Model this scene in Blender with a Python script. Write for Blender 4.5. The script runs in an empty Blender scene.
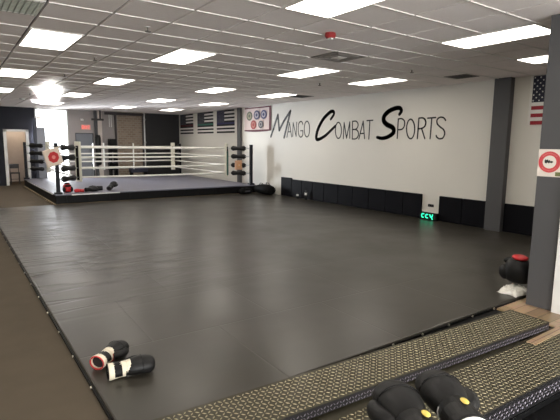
import bpy, math, random
from mathutils import Vector, Matrix
random.seed(7)
sc = bpy.context.scene
COL = sc.collection
PI = math.pi

# ---------------------------------------------------------------- camera
CAM_H = 1.71
def cam_matrix(yaw, pitch, roll, loc):
    cy, sy = math.cos(yaw), math.sin(yaw); cp, sp = math.cos(pitch), math.sin(pitch); cr, sr = math.cos(roll), math.sin(roll)
    Ry = Matrix(((cy, 0, sy), (0, 1, 0), (-sy, 0, cy)))
    Rp = Matrix(((1, 0, 0), (0, cp, -sp), (0, sp, cp)))
    Rr = Matrix(((cr, -sr, 0), (sr, cr, 0), (0, 0, 1)))
    M = Rr @ Rp @ Ry
    w = [Vector((M[i][0], M[i][2], -M[i][1])) for i in range(3)]   # right, down, forward in world axes
    r, d, f = w
    return Matrix(((r.x, -d.x, -f.x, loc[0]), (r.y, -d.y, -f.y, loc[1]), (r.z, -d.z, -f.z, loc[2]), (0, 0, 0, 1)))
cam = bpy.data.cameras.new('camera'); camo = bpy.data.objects.new('camera', cam); COL.objects.link(camo)
cam.sensor_width = 36.0; cam.lens = 459.98 / 560 * 36
cam.clip_start = 0.05; cam.clip_end = 200
camo.matrix_world = cam_matrix(-.62163, .14216, .0114, (0, 0, CAM_H))
sc.camera = camo

# ---------------------------------------------------------------- world, light, exposure
vs = sc.view_settings
vs.view_transform = 'Standard'; vs.look = 'None'; vs.gamma = 1; vs.use_curve_mapping = False
vs.exposure = 0.0
LAMP = 9.8                  # strength of the ceiling diffusers
world = bpy.data.worlds.new('sky'); sc.world = world; world.use_nodes = True
bg = world.node_tree.nodes['Background']; bg.inputs[0].default_value = (.90, .95, 1, 1); bg.inputs[1].default_value = 9.0
def area(name, loc, target, sx, sy, power, color, spread):
    l = bpy.data.lights.new(name, 'AREA'); l.shape = 'RECTANGLE'; l.size = sx; l.size_y = sy
    l.energy = power; l.color = color; l.spread = spread
    o = bpy.data.objects.new(name, l); COL.objects.link(o); o.location = loc
    d = Vector(target) - Vector(loc); o.rotation_euler = d.to_track_quat('-Z', 'Y').to_euler()
    return o
# daylight coming in at the window, and the glare it throws up from the pavement outside
area('daylight', (3.15, 21.1, 1.6), (8.88, 16.4, 1.5), .35, 2.2, 330, (.88, .94, 1), math.radians(100))
area('ceiling_fill', (1.0, -5.5, 1.2), (1.6, 3.0, 3.6), 7.6, 1.8, 430, (1, .97, .93), math.radians(150))  # added fill lamp behind the camera, brightens the ceiling
area('pavement_glare', (4.25, 27.0, .35), (2.25, 14.9, 3.0), .5, 1.0, 130, (1, .98, .95), math.radians(3.5))

# ---------------------------------------------------------------- materials
MATS = {}
def mat(name, col, rough=.5, metal=0., emit=None, bump=None, var=None, spec=None, coat=None, rvar=None):
    if name in MATS: return MATS[name]
    m = bpy.data.materials.new(name); m.use_nodes = True; MATS[name] = m
    nt = m.node_tree; b = nt.nodes['Principled BSDF']
    b.inputs['Base Color'].default_value = (*col, 1); b.inputs['Roughness'].default_value = rough; b.inputs['Metallic'].default_value = metal
    if spec is not None: b.inputs['Specular IOR Level'].default_value = spec
    if coat: b.inputs['Coat Weight'].default_value = coat; b.inputs['Coat Roughness'].default_value = .2
    if emit: b.inputs['Emission Color'].default_value = (*emit[0], 1); b.inputs['Emission Strength'].default_value = emit[1]
    tc = nt.nodes.new('ShaderNodeTexCoord')
    def noise(scale, detail=4, sc3=(1, 1, 1)):
        mp = nt.nodes.new('ShaderNodeMapping'); mp.inputs['Scale'].default_value = sc3
        nt.links.new(tc.outputs['Object'], mp.inputs[0])
        n = nt.nodes.new('ShaderNodeTexNoise'); n.inputs['Scale'].default_value = scale; n.inputs['Detail'].default_value = detail
        nt.links.new(mp.outputs[0], n.inputs['Vector']); return n
    if var is None: var = (6, .10)
    n = noise(var[0], 4, var[2] if len(var) > 2 else (1, 1, 1))
    mx = nt.nodes.new('ShaderNodeMix'); mx.data_type = 'RGBA'
    a = var[1]
    mx.inputs['A'].default_value = (*[c * (1 - a) for c in col], 1); mx.inputs['B'].default_value = (*[min(1, c * (1 + a)) for c in col], 1)
    nt.links.new(n.outputs['Fac'], mx.inputs['Factor']); nt.links.new(mx.outputs['Result'], b.inputs['Base Color'])
    if rvar:
        n3 = noise(rvar[0], 3, rvar[3] if len(rvar) > 3 else (1, 1, 1)); mr = nt.nodes.new('ShaderNodeMapRange')
        mr.inputs['From Min'].default_value = .3; mr.inputs['From Max'].default_value = .7
        mr.inputs['To Min'].default_value = rvar[1]; mr.inputs['To Max'].default_value = rvar[2]
        nt.links.new(n3.outputs['Fac'], mr.inputs['Value']); nt.links.new(mr.outputs['Result'], b.inputs['Roughness'])
    if bump:
        n2 = noise(bump[0], 4, bump[2] if len(bump) > 2 else (1, 1, 1)); bp = nt.nodes.new('ShaderNodeBump')
        bp.inputs['Strength'].default_value = bump[1]; bp.inputs['Distance'].default_value = bump[3] if len(bump) > 3 else .01
        nt.links.new(n2.outputs['Fac'], bp.inputs['Height']); nt.links.new(bp.outputs['Normal'], b.inputs['Normal'])
    return m

M_carpet = mat('brown_carpet', (.098, .080, .058), .85, var=(3, .18), bump=(220, .35), spec=.1)
M_tile = mat('ceiling_tile', (.93, .86, .83), .85, var=(40, .05), bump=(160, .3))
M_bar = mat('ceiling_bar', (.80, .76, .72), .5)
M_gap = mat('ceiling_gap', (.10, .09, .085), .9)
M_wall = mat('white_wall', (.72, .695, .635), .55, var=(1.2, .03), bump=(60, .06), spec=.4)
M_navy = mat('navy_wall', (.016, .017, .024), .7, var=(2, .1), spec=.25)
M_black = mat('black_wall', (.010, .010, .011), .6)
M_grey = mat('grey_paint', (.078, .077, .080), .6, var=(2, .05))
M_dkgrey = mat('dark_grey', (.05, .05, .055), .5)
M_pad = mat('black_vinyl_pad', (.006, .006, .008), .5, var=(3, .15), bump=(9, .15), spec=.07)
M_blk = mat('black_plastic', (.005, .005, .0055), .5, spec=.15)
M_leather = mat('black_leather', (.008, .008, .008), .46, bump=(45, .12), spec=.28)
M_wleather = mat('white_leather', (.72, .66, .52), .45, bump=(45, .08))
M_rleather = mat('red_leather', (.55, .02, .025), .4, bump=(45, .08))
M_yellow = mat('yellow_tag', (.75, .58, .12), .5)
M_white = mat('white_plastic', (.80, .80, .77), .45)
M_rope = mat('rope_cover', (.78, .77, .70), .5)
M_offpad = mat('corner_pad_vinyl', (.66, .64, .54), .5)
M_canvas = mat('ring_canvas', (.17, .17, .215), .42, var=(1.5, .1), bump=(120, .15))
M_ink = mat('lettering_paint', (.014, .014, .014), .45)
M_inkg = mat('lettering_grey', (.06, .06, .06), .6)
M_tan = mat('tan_strip', (.40, .31, .20), .6)
M_steel = mat('steel', (.55, .55, .56), .3, metal=1.)
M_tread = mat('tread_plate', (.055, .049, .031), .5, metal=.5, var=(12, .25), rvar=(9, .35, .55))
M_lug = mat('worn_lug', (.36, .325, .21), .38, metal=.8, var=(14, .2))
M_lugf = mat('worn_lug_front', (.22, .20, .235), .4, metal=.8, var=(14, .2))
M_towel = mat('white_towel', (.75, .73, .66), .9, bump=(60, .5))
M_redp = mat('red_paint', (.60, .03, .035), .5)
M_cream = mat('cream_room', (.62, .55, .50), .7)
M_door = mat('grey_door', (.16, .17, .19), .5)
M_lamp = mat('diffuser', (.9, .9, .88), .6, emit=((1, .93, .83), LAMP))
M_green = mat('green_led', (.0, .3, .18), .5, emit=((.04, .95, .50), 1.6))
M_exit = mat('exit_sign', (.8, .12, .1), .5, emit=((1, .10, .08), 1.0))

def mat_bricks():
    m = bpy.data.materials.new('brick'); m.use_nodes = True; nt = m.node_tree; b = nt.nodes['Principled BSDF']
    tc = nt.nodes.new('ShaderNodeTexCoord'); mp = nt.nodes.new('ShaderNodeMapping'); mp.inputs['Rotation'].default_value = (PI / 2, 0, 0)
    br = nt.nodes.new('ShaderNodeTexBrick'); br.inputs['Scale'].default_value = 2.6
    br.inputs['Color1'].default_value = (.30, .23, .17, 1); br.inputs['Color2'].default_value = (.23, .17, .12, 1); br.inputs['Mortar'].default_value = (.30, .27, .23, 1)
    br.inputs['Mortar Size'].default_value = .03
    nt.links.new(tc.outputs['Object'], mp.inputs[0]); nt.links.new(mp.outputs[0], br.inputs['Vector']); nt.links.new(br.outputs['Color'], b.inputs['Base Color'])
    b.inputs['Roughness'].default_value = .9
    return m
M_brick = mat_bricks()

def mat_mat():
    """charcoal vinyl: faint tile seams, long wrinkles across the left side, worn gloss"""
    m = bpy.data.materials.new('training_vinyl'); m.use_nodes = True; nt = m.node_tree; N = nt.nodes; L = nt.links
    b = N['Principled BSDF']; tc = N.new('ShaderNodeTexCoord')
    def mapped(scale, rot=0):
        mp = N.new('ShaderNodeMapping'); mp.inputs['Scale'].default_value = scale; mp.inputs['Rotation'].default_value = (0, 0, rot)
        L.new(tc.outputs['Object'], mp.inputs[0]); return mp
    def noise(scale, det, sc3):
        n = N.new('ShaderNodeTexNoise'); n.inputs['Scale'].default_value = scale; n.inputs['Detail'].default_value = det
        L.new(mapped(sc3).outputs[0], n.inputs['Vector']); return n.outputs['Fac']
    def math_(op, a, c):
        n = N.new('ShaderNodeMath'); n.operation = op
        for i, v in enumerate((a, c)):
            if isinstance(v, (int, float)): n.inputs[i].default_value = v
            else: L.new(v, n.inputs[i])
        return n.outputs[0]
    col = N.new('ShaderNodeMix'); col.data_type = 'RGBA'
    col.inputs['A'].default_value = (.033, .030, .024, 1); col.inputs['B'].default_value = (.047, .042, .033, 1)
    L.new(noise(.9, 5, (1, 1, 1)), col.inputs['Factor']); L.new(col.outputs['Result'], b.inputs['Base Color'])
    mr = N.new('ShaderNodeMapRange'); mr.inputs['From Min'].default_value = .3; mr.inputs['From Max'].default_value = .7
    mr.inputs['To Min'].default_value = .285; mr.inputs['To Max'].default_value = .37
    L.new(noise(1.3, 4, (1, 1, 1)), mr.inputs['Value']); L.new(mr.outputs['Result'], b.inputs['Roughness'])
    b.inputs['Specular IOR Level'].default_value = .5
    # seams of the tiles under the cover
    br = N.new('ShaderNodeTexBrick'); br.inputs['Scale'].default_value = 1; br.inputs['Brick Width'].default_value = 1.22; br.inputs['Row Height'].default_value = 1.22
    br.inputs['Mortar Size'].default_value = .012; br.inputs['Mortar Smooth'].default_value = .8; br.offset = .5
    br.inputs['Color1'].default_value = (1, 1, 1, 1); br.inputs['Color2'].default_value = (1, 1, 1, 1); br.inputs['Mortar'].default_value = (0, 0, 0, 1)
    L.new(mapped((1, 1, 1), .02).outputs[0], br.inputs['Vector'])
    # wrinkles: thin ridges running across, stronger towards the left edge
    w = noise(1.0, 2, (.45, 2.6, 1)); w = math_('SUBTRACT', w, .5); w = math_('ABSOLUTE', w, 0); w = math_('MULTIPLY', w, 14); w = math_('MINIMUM', w, 1)
    sx = N.new('ShaderNodeSeparateXYZ'); L.new(tc.outputs['Object'], sx.inputs[0])
    f = N.new('ShaderNodeMapRange'); f.inputs['From Min'].default_value = .4; f.inputs['From Max'].default_value = 3.6; f.inputs['To Min'].default_value = 1; f.inputs['To Max'].default_value = .03
    L.new(sx.outputs['X'], f.inputs['Value'])
    w = math_('MULTIPLY', w, f.outputs['Result'])
    fy = N.new('ShaderNodeMapRange'); fy.inputs['From Min'].default_value = 4.3; fy.inputs['From Max'].default_value = 6.2
    L.new(sx.outputs['Y'], fy.inputs['Value']); w = math_('MULTIPLY', w, fy.outputs['Result'])
    soft = noise(1.6, 2, (.7, 1.2, 1))
    h = math_('ADD', math_('MULTIPLY', w, 1.3), math_('MULTIPLY', br.outputs['Color'], .12)); h = math_('ADD', h, math_('MULTIPLY', soft, .30))
    bp = N.new('ShaderNodeBump'); bp.inputs['Strength'].default_value = .6; bp.inputs['Distance'].default_value = .016
    L.new(h, bp.inputs['Height']); L.new(bp.outputs['Normal'], b.inputs['Normal'])
    return m
M_mat = mat_mat()

def mat_wood():
    m = bpy.data.materials.new('vinyl_planks'); m.use_nodes = True; nt = m.node_tree; b = nt.nodes['Principled BSDF']
    tc = nt.nodes.new('ShaderNodeTexCoord'); br = nt.nodes.new('ShaderNodeTexBrick'); br.offset = .37
    br.inputs['Scale'].default_value = 1; br.inputs['Brick Width'].default_value = .62; br.inputs['Row Height'].default_value = .13; br.inputs['Mortar Size'].default_value = .003
    br.inputs['Color1'].default_value = (.52, .36, .22, 1); br.inputs['Color2'].default_value = (.14, .08, .045, 1); br.inputs['Mortar'].default_value = (.10, .06, .03, 1)
    br.inputs['Bias'].default_value = -.45
    mp = nt.nodes.new('ShaderNodeMapping'); mp.inputs['Scale'].default_value = (1.5, 20, 1)
    n = nt.nodes.new('ShaderNodeTexNoise'); n.inputs['Scale'].default_value = 3
    mx = nt.nodes.new('ShaderNodeMix'); mx.data_type = 'RGBA'; mx.blend_type = 'MULTIPLY'; mx.inputs['Factor'].default_value = .5
    nt.links.new(tc.outputs['Object'], br.inputs['Vector']); nt.links.new(tc.outputs['Object'], mp.inputs[0]); nt.links.new(mp.outputs[0], n.inputs['Vector'])
    nt.links.new(br.outputs['Color'], mx.inputs['A']); nt.links.new(n.outputs['Color'], mx.inputs['B']); nt.links.new(mx.outputs['Result'], b.inputs['Base Color'])
    b.inputs['Roughness'].default_value = .4
    return m
M_wood = mat_wood()

def mat_glass():
    m = bpy.data.materials.new('window_glass'); m.use_nodes = True; nt = m.node_tree; nt.nodes.clear()
    o = nt.nodes.new('ShaderNodeOutputMaterial'); t = nt.nodes.new('ShaderNodeBsdfTransparent'); g = nt.nodes.new('ShaderNodeBsdfGlossy'); g.inputs['Roughness'].default_value = .02
    fr = nt.nodes.new('ShaderNodeFresnel'); mx = nt.nodes.new('ShaderNodeMixShader')
    nt.links.new(fr.outputs[0], mx.inputs[0]); nt.links.new(t.outputs[0], mx.inputs[1]); nt.links.new(g.outputs[0], mx.inputs[2]); nt.links.new(mx.outputs[0], o.inputs[0])
    return m
M_glass = mat_glass()

# ---------------------------------------------------------------- mesh helpers
class G:
    def __init__(s): s.v = []; s.f = []; s.m = []
    def add(s, vs_, fs, mi=0):
        o = len(s.v); s.v += [tuple(v) for v in vs_]; s.f += [tuple(i + o for i in f) for f in fs]; s.m += [mi] * len(fs); return s
    def box(s, x0, x1, y0, y1, z0, z1, mi=0):
        x0, x1 = min(x0, x1), max(x0, x1); y0, y1 = min(y0, y1), max(y0, y1); z0, z1 = min(z0, z1), max(z0, z1)
        return s.add([(x0, y0, z0), (x1, y0, z0), (x1, y1, z0), (x0, y1, z0), (x0, y0, z1), (x1, y0, z1), (x1, y1, z1), (x0, y1, z1)],
                     [(0, 3, 2, 1), (4, 5, 6, 7), (0, 1, 5, 4), (1, 2, 6, 5), (2, 3, 7, 6), (3, 0, 4, 7)], mi)
    def loft(s, secs, n=12, side=None, mi=0, cap=True):
        """secs: list of (centre, rx, rz); rings square to the path"""
        P = [Vector(c) for c, _, _ in secs]; rings = []
        for i, (c, rx, rz) in enumerate(secs):
            t = (P[min(i + 1, len(P) - 1)] - P[max(i - 1, 0)]).normalized()
            u = Vector(side) if side else (Vector((0, 0, 1)) if abs(t.z) < .9 else Vector((1, 0, 0)))
            a = t.cross(u).normalized(); b = a.cross(t).normalized()
            rings.append([P[i] + a * rx * math.cos(2 * PI * k / n) + b * rz * math.sin(2 * PI * k / n) for k in range(n)])
        vs_ = [v for r in rings for v in r]; fs = []
        for i in range(len(rings) - 1):
            for k in range(n):
                a, b = i * n + k, i * n + (k + 1) % n
                fs.append((a, b, b + n, a + n))
        if cap: fs.append(tuple(range(n))[::-1]); fs.append(tuple((len(rings) - 1) * n + k for k in range(n)))
        return s.add(vs_, fs, mi)
    def tube(s, p, q, r, n=8, mi=0): return s.loft([(p, r, r), (q, r, r)], n, None, mi)
    def path(s, pts, r, n=6, mi=0): return s.loft([(p, r, r) for p in pts], n, None, mi)
    def ell(s, c, rx, ry, rz, n=12, m=8, mi=0):
        vs_ = []; fs = []
        for i in range(m + 1):
            th = PI * i / m
            for k in range(n):
                ph = 2 * PI * k / n
                vs_.append((c[0] + rx * math.sin(th) * math.cos(ph), c[1] + ry * math.sin(th) * math.sin(ph), c[2] + rz * math.cos(th)))
        for i in range(m):
            for k in range(n):
                a, b = i * n + k, i * n + (k + 1) % n
                fs.append((a, a + n, b + n, b))
        return s.add(vs_, fs, mi)
    def build(s, name, m, parent=None, smooth=False, bevel=0, sub=0, loc=None):
        me = bpy.data.meshes.new(name); me.from_pydata(s.v, [], s.f)
        for q in (m if isinstance(m, (list, tuple)) else [m]): me.materials.append(q)
        for p, i in zip(me.polygons, s.m): p.material_index = i; p.use_smooth = smooth
        me.update()
        o = bpy.data.objects.new(name, me); COL.objects.link(o)
        if parent: o.parent = parent
        if loc: o.location = loc
        if bevel:
            b = o.modifiers.new('bevel', 'BEVEL'); b.width = bevel; b.segments = 2; b.limit_method = 'ANGLE'
        if sub:
            b = o.modifiers.new('sub', 'SUBSURF'); b.levels = sub; b.render_levels = sub
        return o
def tag(o, label, cat, group=None, kind=None):
    if label: o['label'] = label
    if cat: o['category'] = cat
    if group: o['group'] = group
    if kind: o['kind'] = kind
    return o
def thing(name, loc, label, cat, group=None, rz=0, rx=0, ry=0):
    o = bpy.data.objects.new(name, None); COL.objects.link(o); o.location = loc; o.rotation_euler = (rx, ry, rz); o.empty_display_size = .1
    return tag(o, label, cat, group)
def struct(name, g, m, label=None, **k):
    o = g.build(name, m, **k); o['kind'] = 'structure'
    if label: o['label'] = label
    return o
def dup(o, parent=None):
    c = o.copy(); COL.objects.link(c)
    if parent: c.parent = parent
    for ch in [x for x in bpy.data.objects if x.parent == o]: dup(ch, c)
    return c

# ---------------------------------------------------------------- the room shell
CEIL = 3.016; XR = 8.88; YB = 20.6; XL = -3.6; YF = -5.0
g = G().box(XL, XR, 1.62, YB, -.17, 0); struct('floor', g, M_carpet, 'brown carpeted floor beside the black training mat')
g = G().box(XL, XR, YF, 1.62, -.25, -.17); struct('floor', g, M_blk, 'dark lower floor below the steel step')
g = G().box(XR, XR + .15, YF, YB, -.2, 3.3); struct('wall_right', g, M_wall, 'long white wall carrying the black lettering')
g = G().box(XL - .15, XL, YF, YB, -.2, 3.3); struct('wall_left', g, M_wall)
g = G().box(XL, XR, YF - .15, YF, -.25, .5).box(XL, XR, YF - .15, YF, 2.4, 3.3).box(XL, -3.0, YF - .15, YF, .5, 2.4).box(5.0, XR, YF - .15, YF, .5, 2.4)
struct('wall_front', g, M_wall)
g = G()
for x in (-3.0, -1.0, 1.0, 3.0, 4.95): g.box(x, x + .05, YF - .1, YF, .5, 2.4)
g.box(-3.0, 5.0, YF - .1, YF, .5, .55).box(-3.0, 5.0, YF - .1, YF, 2.35, 2.4); struct('fill_window', g, M_white)  # unseen window, added to go with the ceiling fill lamp
# back wall: navy part with the doorway, window, grey part with door, brick part, black part
DX0, DX1, DZ = 1.76, 2.56, 2.13
g = G().box(XL, DX0, YB, YB + .15, -.1, 3.3).box(DX1, 2.84, YB, YB + .15, -.1, 3.3).box(DX0, DX1, YB, YB + .15, DZ, 3.3)
struct('wall_back', g, M_navy, 'dark navy back wall around the open doorway')
M_bgrey = mat('back_grey', (.30, .27, .26), .7, var=(3, .1))
g = G().box(4.05, 4.3, YB, YB + .15, -.1, 3.3).box(4.3, 5.02, YB, YB + .15, 2.08, 3.3).box(5.02, 6.02, YB, YB + .15, -.1, 3.3)
struct('wall_back', g, M_bgrey, 'grey back wall around the exit door')
g = G().box(6.02, 7.16, YB, YB + .15, -.1, 3.3); struct('wall_back', g, M_brick, 'tan brick part of the back wall')
g = G().box(7.16, XR, YB, YB + .15, -.1, 3.3); struct('wall_back', g, M_black, 'black part of the back wall in the right corner')

# ceiling: columns of tiles with a reveal between them, cross bars over the joints
TX0, TP, TY0, TYP = .86, .615, 2.59, .605
g = G(); b = G()
k0 = -8; k1 = 14
for k in range(k0, k1):
    x0 = max(TX0 + k * TP + .013, XL); x1 = min(TX0 + (k + 1) * TP - .013, XR)
    if x1 <= x0: continue
    g.box(x0, x1, YF, YB, CEIL, CEIL + .02)
g.box(XL, XR, YF, YB, CEIL + .035, CEIL + .12, 1)
struct('ceiling', g, [M_tile, M_gap], 'grey suspended tile ceiling')
j = int((YF - TY0) / TYP)
while TY0 + j * TYP < YB:
    y = TY0 + j * TYP; j += 1
    for k in range(k0, k1):
        x0 = max(TX0 + k * TP + .012, XL); x1 = min(TX0 + (k + 1) * TP - .012, XR)
        if x1 > x0: b.box(x0, x1, y - .012, y + .012, CEIL - .008, CEIL + .001)
struct('trim_1', b, M_bar, 'pale cross bars of the ceiling grid')

# columns on the right wall, partition end near the camera, door casing
g = G().box(8.74, XR, 4.75, 5.08, 0, CEIL); struct('trim_2', g, M_grey, 'grey square column against the white wall', bevel=.004)
g = G().box(8.78, XR, 14.86, 15.06, 0, CEIL); struct('trim_3', g, M_grey, 'grey square column between the flags and the banner', bevel=.004)
g = G().box(5.0, XR, 2.10, 2.36, 0, CEIL); struct('wall_near', g, M_grey, 'grey end of the partition wall with the round sign', bevel=.004)
g = G().box(4.97, 5.12, 1.98, 2.085, 0, CEIL - .6).box(5.0, 5.1, 1.42, 1.98, 2.1, CEIL); struct('trim_4', g, M_white, 'white door casing beside the grey partition', bevel=.004)
g = G().box(5.02, 5.12, YF, 1.40, -.17, CEIL); struct('wall_side', g, M_wall)
g = G().box(4.60, 5.5, 1.84, 2.46, 0, .015).box(4.02, 4.5, 1.78, 1.86, 0, .015).box(4.5, 5.5, 1.45, 1.86, 0, .015)
struct('floor', g, M_wood, 'light brown plank flooring at the foot of the partition')

# doorway and the small room behind it
g = G().box(DX0 - .03, DX0 + .07, YB - .03, YB + .16, 0, DZ + .02).box(DX1 - .07, DX1 + .03, YB - .03, YB + .16, 0, DZ + .02).box(DX0 - .03, DX1 + .03, YB - .03, YB + .16, DZ - .05, DZ + .03)
struct('trim_5', g, M_white, 'white frame of the open doorway')
g = G().box(1.2, 3.2, 22.6, 22.7, 0, 2.6).box(1.1, 1.2, YB + .15, 22.7, 0, 2.6).box(2.76, 2.84, YB + .15, 22.7, 0, 2.6).box(1.1, 3.2, YB + .15, 22.7, 2.6, 2.7)
struct('wall_back', g, M_cream, 'cream walls of the small room behind the doorway')
g = G().box(1.1, 2.84, YB, 22.7, -.1, 0); struct('floor', g, M_carpet)
l = bpy.data.lights.new('room_lamp', 'POINT'); l.energy = 14; l.color = (1, .85, .66); l.shadow_soft_size = .12
o = bpy.data.objects.new('room_lamp', l); COL.objects.link(o); o.location = (2.35, 21.9, 2.35)

# window
wr = bpy.data.objects.new('window_1', None); COL.objects.link(wr); wr['kind'] = 'structure'; wr['label'] = 'tall bright window full of daylight'; wr.location = (3.45, YB + .05, 0)
g = G()
for x in (-.61, .55): g.box(x, x + .06, -.03, .05, .0, CEIL)
g.box(-.61, .61, -.03, .05, .0, .08).box(-.61, .61, -.03, .05, 2.96, CEIL + .02)
g.build('window_frame', M_white, wr)
G().box(-.55, .55, .0, .008, .08, 2.96).build('pane', M_glass, wr)

g = G().box(-6, 16, YB + 2.3, 40, -.25, -.15).box(2.9, 4.0, YB + .15, YB + 2.3, -.25, -.15); struct('floor', g, mat('pavement', (.45, .44, .42), .8), 'pavement outside the window')
# grey door + exit sign in the back wall
dr = bpy.data.objects.new('door_1', None); COL.objects.link(dr); dr['kind'] = 'structure'; dr['label'] = 'grey metal door under the red exit sign'; dr.location = (4.66, YB + .06, 0)
G().box(-.34, .34, 0, .05, 0, 2.04).build('door_leaf', M_door, dr, bevel=.004)
G().box(-.36, -.33, -.07, .02, 0, 2.08).box(.33, .36, -.07, .02, 0, 2.08).box(-.36, .36, -.07, .02, 2.04, 2.08).build('door_frame', M_dkgrey, dr)
g = G().box(-.28, .28, -.06, -.03, .98, 1.03).box(-.28, -.24, -.03, 0, .98, 1.03).box(.24, .28, -.03, 0, .98, 1.03); g.build('push_bar', M_steel, dr)

# ---------------------------------------------------------------- ceiling lights
proto = None
XC = {0: .86, 3: 2.705, 7: 5.165, 10: 7.01, -4: -1.6}
first = True
where = {.86: 'leftmost line', 2.705: 'second line from the left', 5.165: 'third line from the left', 7.01: 'line nearest the white wall', -1.6: 'line beyond the left edge'}
rows = [-4.67, -1.04, 2.59, 6.22, 9.85, 13.48, 17.11]
rown = ['behind the viewer', 'overhead', 'nearest the viewer', 'second nearest', 'third nearest', 'fourth nearest', 'farthest back']
lamp_proto = None
for kx, x in XC.items():
    for ri, y in enumerate(rows):
        lab = 'ceiling light panel of the %s, %s' % (where[x], rown[ri])
        if lamp_proto is None:
            t = thing('ceiling_light', (x + TP / 2, y + TYP, CEIL), lab, 'ceiling light', 'ceiling lights')
            hx, hy = TP / 2 - .012, TYP - .008
            g = G().box(-hx, hx, -hy, -hy + .02, -.012, .01).box(-hx, hx, hy - .02, hy, -.012, .01).box(-hx, -hx + .02, -hy, hy, -.012, .01).box(hx - .02, hx, -hy, hy, -.012, .01)
            g.build('frame', M_bar, t)
            g = G().box(-hx + .02, hx - .02, -hy + .02, hy - .02, -.009, -.004); g.build('diffuser', M_lamp, t)
            lamp_proto = t
        else:
            t = dup(lamp_proto); t.location = (x + TP / 2, y + TYP, CEIL); tag(t, lab, 'ceiling light', 'ceiling lights')

# return grille, diffusers, slots, sprinklers, fire alarm
def vent(name, x0, x1, y0, y1, kind, label):
    cx, cy = (x0 + x1) / 2, (y0 + y1) / 2; hx, hy = (x1 - x0) / 2 - .012, (y1 - y0) / 2 - .008
    t = thing(name, (cx, cy, CEIL), label, 'ceiling vent')
    g = G().box(-hx, hx, -hy, -hy + .025, -.010, .008).box(-hx, hx, hy - .025, hy, -.010, .008).box(-hx, -hx + .025, -hy, hy, -.010, .008).box(hx - .025, hx, -hy, hy, -.010, .008)
    g.build('frame', M_bar if kind == 'egg' else mat('vent_grey', (.26, .235, .215), .6), t)
    if kind == 'egg':
        G().box(-hx, hx, -hy, hy, -.0015, -.0005).build('backing', M_gap, t)
        g = G(); n = 11
        for i in range(1, n):
            x = -hx + 2 * hx * i / n; y = -hy + 2 * hy * i / n
            g.box(x - .004, x + .004, -hy, hy, -.012, -.002); g.box(-hx, hx, y - .004, y + .004, -.012, -.002)
        g.build('grid', mat('egg_crate', (.30, .31, .25), .5), t)
    elif kind == 'square':
        mm = mat('vent_grey', (.26, .235, .215), .6)
        G().box(-hx + .025, hx - .025, -hy + .025, hy - .025, -.004, -.001).build('plate', mm, t)
        g = G()
        for s_ in (.22, .17):
            g.box(-s_, s_, -s_, -s_ + .012, -.016, -.002).box(-s_, s_, s_ - .012, s_, -.016, -.002).box(-s_, -s_ + .012, -s_, s_, -.016, -.002).box(s_ - .012, s_, -s_, s_, -.016, -.002)
        g.build('louvre', mm, t)
        G().box(-.085, .085, -.085, .085, -.020, -.012).build('centre_plate', M_bar, t)
    else:
        G().box(-hx, hx, -hy, hy, -.0015, -.0005).build('backing', M_gap, t)
        g = G(); n = 7
        for i in range(1, n):
            y = -hy + 2 * hy * i / n; g.box(-hx, hx, y - .010, y + .010, -.010, -.003)
        g.build('slat', M_dkgrey, t)
    return t
vent('ceiling_grille', .245, .86, 5.01, 5.615, 'egg', 'square egg-crate return grille in the top left of the ceiling')
vent('ceiling_diffuser', 4.55, 5.165, 5.01, 5.615, 'square', 'square grey air diffuser with a pale centre plate behind the red fire alarm')
vent('slot_vent', 7.75, 8.20, 5.06, 5.55, 'slat', 'small dark slatted vent near the white wall above the word Sports')
vent('slot_vent', 7.65, 8.22, 9.9, 10.5, 'slat', 'dark slatted vent beside the ceiling light above the letter C')
M_sp = mat('sprinkler_brass', (.10, .085, .07), .5)
for x, y, lab in ((1.95, 5.35, 'small ceiling sprinkler nearest the viewer, right of the big light'), (1.95, 7.70, 'small ceiling sprinkler, second of the left row'), (1.95, 9.98, 'small ceiling sprinkler beside the streaked tiles, third of the left row'),
                  (1.92, 14.47, 'small dark ceiling sprinkler near the window glare'), (6.63, 5.38, 'small ceiling sprinkler above the word Sports'), (6.57, 7.76, 'small ceiling sprinkler above the word Combat')):
    t = thing('sprinkler', (x, y, CEIL), lab, 'sprinkler', 'ceiling sprinklers')
    G().loft([((0, 0, .004), .035, .035), ((0, 0, -.006), .032, .032)], 12).build('escutcheon', M_bar, t)
    G().tube((0, 0, 0), (0, 0, -.05), .012).loft([((0, 0, -.05), .034, .034), ((0, 0, -.056), .034, .034)], 12).build('head', M_sp, t)
t = thing('fire_alarm', (3.77, 4.28, CEIL), 'red round fire alarm horn on the ceiling', 'fire alarm')
G().loft([((0, 0, 0), .062, .062), ((0, 0, -.035), .066, .066), ((0, 0, -.06), .05, .05)], 20).build('horn_body', mat('alarm_red', (.26, .02, .02), .5), t, smooth=False)
G().box(-.02, .02, -.035, .035, -.075, -.055).build('strobe', M_white, t, bevel=.004)
t = thing('smoke_detector', (1.95, 16.4, CEIL), 'small white smoke detector on the ceiling above the doorway', 'smoke detector')
G().loft([((0, 0, .002), .08, .08), ((0, 0, -.03), .075, .075), ((0, 0, -.045), .045, .045)], 18).build('casing', M_white, t)
G().loft([((0, 0, -.045), .012, .012), ((0, 0, -.052), .010, .010)], 10).build('sensor', M_dkgrey, t)

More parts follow.
